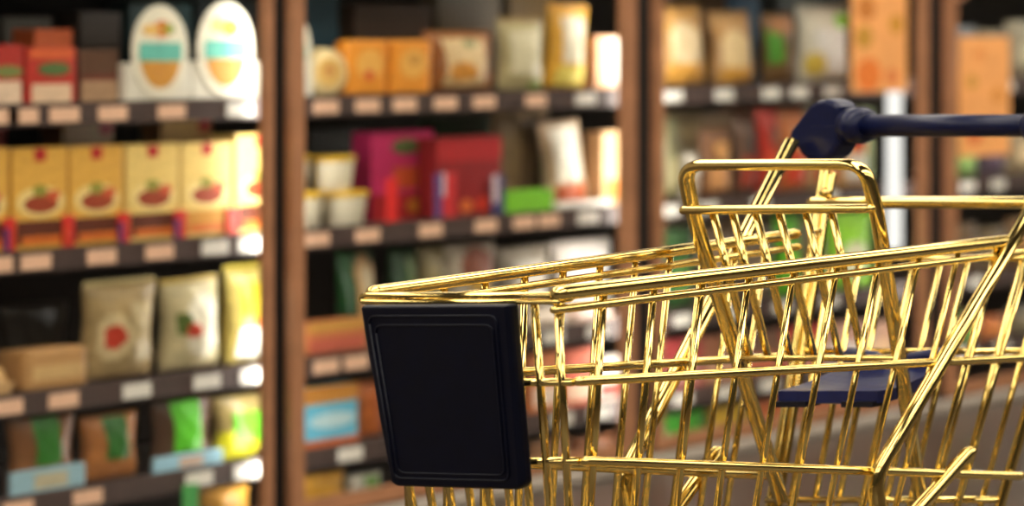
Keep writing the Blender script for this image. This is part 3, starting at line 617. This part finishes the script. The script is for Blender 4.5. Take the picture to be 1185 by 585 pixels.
for nm, g, r in (('side_rail', mid, 0.0078), ('side_rail', lowr, 0.0078), ('floor_rail', bot, 0.007)):
    for s in (1, -1):
        y0 = fy(g(YF + .03)) - 0.002
        y1 = 4.11 if g is mid else (4.0 if g is lowr else 3.97)
        ot = 0.011 if s > 0 else -0.004
        rod(nm, [side(s, y0 + (0 if s > 0 else .02), g(y0), ot), side(s, y1, g(y1), ot)], r, rounded=True)
    z = g(YF + .03); y0 = fy(z)
    rod('front_rail', [Vector((CX - rim_half(YF) + .05 * (1.028 - z) + .012, y0 + .0, z)), Vector((CX + rim_half(YF) - .05 * (1.028 - z) + .008, y0, z))], 0.006)
# side wires fan from upright at the front to leaning at the back
for s in (1, -1):
    for k in range(11):
        yt = 3.353 + .0655 * k; yb = 3.349 + .0567 * k
        zt = rim_z(yt) - 0.004
        dz = (zt - 0.65); zb = bot(yb)
        ybb = yt + (yb - yt) * (zt - zb) / dz
        rod('side_wire', [side(s, yt, zt, 0.0), side(s, ybb, bot(ybb), 0.0)], 0.0044, seg=10)
# front wires down the sloping front
for i in range(9):
    u = -0.90 + 1.87 * i / 8
    rod('front_wire', [front(u, 1.020, -.002), front(u * 0.95, bot(YF + .04), -.002)], 0.0044, seg=10)
# basket floor
for i in range(7):
    y = 3.37 + i * 0.095
    rod('floor_wire', [side(-1, y, bot(y)), side(1, y, bot(y))], 0.0042, seg=8)
for i in range(7):
    u = -0.8 + 1.6 * i / 6
    a = Vector((CX + u * .13, 3.345, bot(3.345))); b = Vector((CX + u * .2, 3.97, bot(3.97)))
    rod('floor_wire', [a, b], 0.0042, seg=8)
# black front panel
def fp(px, py, off):
    k = (py - VY) / FPX
    Y = (YF + off + LEAN * (1.028 - CH)) / (1 - LEAN * k)
    return P(px, py, Y)
outl = []
def corner(cx, cy, r, a0, a1, n=6):
    for i in range(n + 1):
        a = math.radians(a0 + (a1 - a0) * i / n); outl.append((cx + r * math.cos(a), cy + r * math.sin(a)))
corner(419, 357, 4, 180, 270); corner(584, 356, 4, 270, 360); corner(593, 556, 11, 0, 90); corner(461, 551, 12, 90, 180)
def plate(name, poly, off0, off1, m, parent, bev=0.0):
    V = [fp(x, y, off0) - ORG for x, y in poly] + [fp(x, y, off0) - ORG + Vector((0, off1 - off0, 0)) for x, y in poly]; n = len(poly)
    F = [tuple(range(n)), tuple(reversed(range(n, 2 * n)))] + [(i, (i + 1) % n, n + (i + 1) % n, n + i) for i in range(n)]
    me = fix(mesh((V, F)))
    if bev:
        bm = bmesh.new(); bm.from_mesh(me)
        eds = [e for e in bm.edges if len(e.link_faces) == 2 and any(len(f.verts) > 4 for f in e.link_faces)]
        bmesh.ops.bevel(bm, geom=eds, offset=bev, segments=3, profile=0.5, affect='EDGES'); bm.to_mesh(me); bm.free()
    return link(name, me, m, parent)
panel = plate('front_panel', outl, -0.030, -0.013, PANEL, cart, 0.006)
# raised line frame on the panel
def quad_pt(u, v):
    tl, tr, br, bl = (415, 353), (587, 352), (603, 566), (450, 562)
    a = (tl[0] + (tr[0] - tl[0]) * u, tl[1] + (tr[1] - tl[1]) * u); b = (bl[0] + (br[0] - bl[0]) * u, bl[1] + (br[1] - bl[1]) * u)
    return a[0] + (b[0] - a[0]) * v, a[1] + (b[1] - a[1]) * v
for nm, u0, u1, v0, v1, r in (('panel_bead', .055, .92, .06, .955, .0016), ('panel_bead', .09, .89, .16 - .05, .925, .0014)):
    pts = [fp(*quad_pt(u, v), -0.0302) for u, v in ((u0, v0), (u1, v0), (u1, v1), (u0, v1))]
    rod(nm, fillet(pts, 0.012, 4, True), r, PANEL, 6, panel)
# brackets tying panel to the front wires
for u in (-.6, .35):
    rod('panel_clip', [front(u, .93, -.016), front(u, .93, .004)], 0.009, PANEL, 8)
# handle posts: lean back from the lower side rail up to the handle
def post_line(s):
    a = side(s, 3.73, 0.666, 0.027); b = side(s, 3.966, 1.056, 0.007); d = (b - a) / (b.z - a.z)
    return a, d
tops = {}
for s in (1, -1):
    a, d = post_line(s)
    t = a + d * (1.228 - a.z); tops[s] = t
    pts = fillet([Vector((a.x - s * .004, 3.775, 0.19)), Vector((a.x, 3.745, 0.55)), a + d * 0.0, t], 0.03, 6)
    rod('handle_post', pts, 0.0112, seg=14)
    rod('chassis_tube', [side(s, 3.905, .684, 0.014), side(s, 3.62, .40, 0.02)], 0.0115, rounded=True)
    rod('chassis_tube', fillet([side(s, 3.62, .40, 0.02), Vector((CX + s * .20, 3.56, .20)), Vector((CX + s * .16, 3.34, .17))], .05, 6), 0.0095)
    rod('chassis_tube', [Vector((CX + s * .20, 3.56, .20)), Vector((CX + s * .225, 4.05, .19))], 0.0095)
rod('chassis_crossbar', [Vector((CX - .16, 3.34, .17)), Vector((CX + .16, 3.34, .17))], 0.0095)
rod('chassis_crossbar', [Vector((CX - .225, 4.05, .19)), Vector((CX + .225, 4.05, .19))], 0.0095)
for s in (1, -1):
    for y, hw in ((3.36, .16), (4.03, .224)):
        n = 24; R = 0.062; x = CX + s * hw
        vf = tube_vf([(x - .013 - ORG.x, y - ORG.y, R), (x - .009 - ORG.x, y - ORG.y, R), (x + .009 - ORG.x, y - ORG.y, R), (x + .013 - ORG.x, y - ORG.y, R)], [R - .005, R, R, R - .005], n)
        wh = link('caster_wheel', fix(mesh(vf)), RUBBER, cart, smooth=False)
        vf = merge(box_vf(x - .019 - ORG.x, x - .016 - ORG.x, y - .02 - ORG.y, y + .02 - ORG.y, R - .015, .15), box_vf(x + .016 - ORG.x, x + .019 - ORG.x, y - .02 - ORG.y, y + .02 - ORG.y, R - .015, .15),
                   box_vf(x - .019 - ORG.x, x + .019 - ORG.x, y - .025 - ORG.y, y + .025 - ORG.y, .15, .175))
        link('caster_fork', fix(mesh(vf)), STEEL, wh)
# handle bar and corner brackets
hz, hy = 1.2545, 4.108
prof_sc = .74
xl, xr = CX - 0.262, CX + 0.262
rod('handle_bar', [Vector((xl + .02, hy, hz)), Vector((xr - .02, hy, hz))], 0.0212, NAVY_HANDLE, 24)
prof_px = [(911, 157), (914, 150), (944, 121), (956, 115.5), (968, 114), (982, 117), (990, 123), (992, 160), (990, 168), (979, 180), (966, 186), (940, 184), (930, 178), (924, 170), (915, 165)]
for s in (-1, 1):
    pl = [P(955 + (x - 953) * prof_sc, y, hy) for x, y in prof_px]
    if s > 0: pl = [Vector((2 * CX - p.x, p.y, p.z)) for p in reversed(pl)]
    n = len(pl); dv = 0.021
    V = [p - ORG + Vector((0, -dv, 0)) for p in pl] + [p - ORG + Vector((0, dv, 0)) for p in pl]
    F = [tuple(range(n)), tuple(reversed(range(n, 2 * n)))] + [(i, (i + 1) % n, n + (i + 1) % n, n + i) for i in range(n)]
    me = fix(mesh((V, F))); bm = bmesh.new(); bm.from_mesh(me)
    eds = [e for e in bm.edges if any(len(f.verts) > 4 for f in e.link_faces)]
    bmesh.ops.bevel(bm, geom=eds, offset=0.009, segments=4, profile=0.5, affect='EDGES'); bm.to_mesh(me); bm.free()
    br = link('handle_bracket', me, NAVY_HANDLE, cart, smooth=False)
    bx_ = P(990, 145, hy).x if s < 0 else 2 * CX - P(990, 145, hy).x
    rod('bracket_collar', [Vector((bx_ + s * .006, hy, hz)), Vector((bx_ - s * .012, hy, hz)), Vector((bx_ - s * .020, hy, hz)), Vector((bx_ - s * .026, hy, hz))], [0.035, 0.035, 0.031, 0.023], NAVY_HANDLE, 20, br)
# rear gate
GZT, GZB = 1.110, 0.575
def gate(u, z, out=0.0):
    Y = 3.982 + 0.25 * (z - 0.575) + out
    return Vector((CX + u * (rim_half(Y) - TAPER * (rim_z(Y) - z)), Y, z))
rod('gate_bar', [gate(-1.04, 1.108), gate(1.04, 1.108)], 0.0120, seg=14, rounded=True)
for u in (-1, 1):
    rod('gate_post', [gate(u * .965, 1.19), gate(u * .965, .46)], 0.0078, rounded=True)
    rod('gate_post', [gate(u * .925, 1.165, .006), gate(u * .925, .46, .006)], 0.0060, rounded=True)
    rod('hinge_knob', [gate(u * .93, 1.128, -.012), gate(u * .86, 1.128, -.012)], 0.009, rounded=True)
    rod('hinge_knob', [gate(u * .94, 1.058, -.014), gate(u * .88, 1.058, -.014)], 0.008, rounded=True)
for i in range(9):
    u = -0.8 + 1.6 * i / 8
    rod('gate_wire', [gate(u, 1.005), gate(u, .47)], 0.0046, seg=10)
rod('gate_rail', [gate(-.97, 1.005), gate(.97, 1.005)], 0.006)
rod('gate_rail', [gate(-.97, .835, .008), gate(.97, .835, .008)], 0.006)
rod('gate_rail', [gate(-.97, .575, -.008), gate(.97, .575, -.008)], 0.0062)
# child-seat flap: rounded frame with wires, leaning
FT = P(905, 190, 3.80).z
def fl(px, py, off=0.0):
    k = (py - VY) / FPX
    Y = (3.80 + off + 0.22 * (FT - CH)) / (1 - 0.22 * k)
    return P(px, py, Y)
rod('flap_frame', fillet([fl(905, 580), fl(801, 245), fl(791, 191), fl(1000, 190), fl(1015, 245), fl(1066, 580)], 0.035, 9), 0.0100, seg=14)
rod('flap_bar', [fl(788, 243, -.010), fl(1012, 241, -.010)], 0.0082, rounded=True)
for a, b in ((824, 868), (847, 889), (874, 915), (901, 943), (932, 972), (962, 998)):
    rod('flap_wire', [fl(a, 242), fl(b, 414)], 0.0052, seg=10)
rod('flap_bar', [fl(852, 414, -.008), fl(1040, 414, -.008)], 0.0058, rounded=True)
# child seat: moulded navy plate behind the flap
def seat_pt(u, v, dz=0.0):       # u across -1..1, v from the flap to the gate 0..1
    Y = 3.870 + .125 * v
    return Vector((CX + u * (.096 - .004 * v), Y, .792 + .028 * v * v + dz - .012 * (1 - u * u) * math.sin(math.pi * v)))
nu, nv = 14, 10; V, F = [], []
for dz in (0, -.022):
    for j in range(nv + 1):
        for i in range(nu + 1):
            u = -1 + 2 * i / nu; v = j / nv
            V.append(seat_pt(u * (1 - .08 * (2 * v - 1) ** 6), v, dz) - ORG)
N = (nu + 1) * (nv + 1)
for j in range(nv):
    for i in range(nu):
        a = j * (nu + 1) + i; F.append((a, a + 1, a + nu + 2, a + nu + 1)); F.append(tuple(N + q for q in (a + nu + 1, a + nu + 2, a + 1, a)))
ring = [i for i in range(nu)] + [j * (nu + 1) + nu for j in range(nv)] + [nv * (nu + 1) + i for i in range(nu, 0, -1)] + [j * (nu + 1) for j in range(nv, 0, -1)]
for i in range(len(ring)):
    a, b = ring[i], ring[(i + 1) % len(ring)]; F.append((a, N + a, N + b, b))
SEATM = mat((18, 26, 76), rough=0.4, var=0.15, scale=40, spec=0.4, name='navy_seat_plastic')
st = link('child_seat', fix(mesh((V, F))), SEATM, cart, smooth=False)
for s in (-1, 1):
    b = seat_pt(s * .62, .0, -.018) - ORG
    vf = box_vf(b.x - .028, b.x + .028, b.y - .008, b.y + .02, b.z - .010, b.z)
    link('seat_clip', fix(mesh(vf)), NAVY, st)
    c0, c1 = seat_pt(s * .25, 1.0, .004), seat_pt(s * .95, 1.0, .010)
    rod('seat_lip', [c0, c0 + (c1 - c0) * .2 + Vector((0, 0, .006)), c1 - (c1 - c0) * .1 + Vector((0, 0, .008)), c1], [.008, .013, .014, .008], SEATM, 10, st)
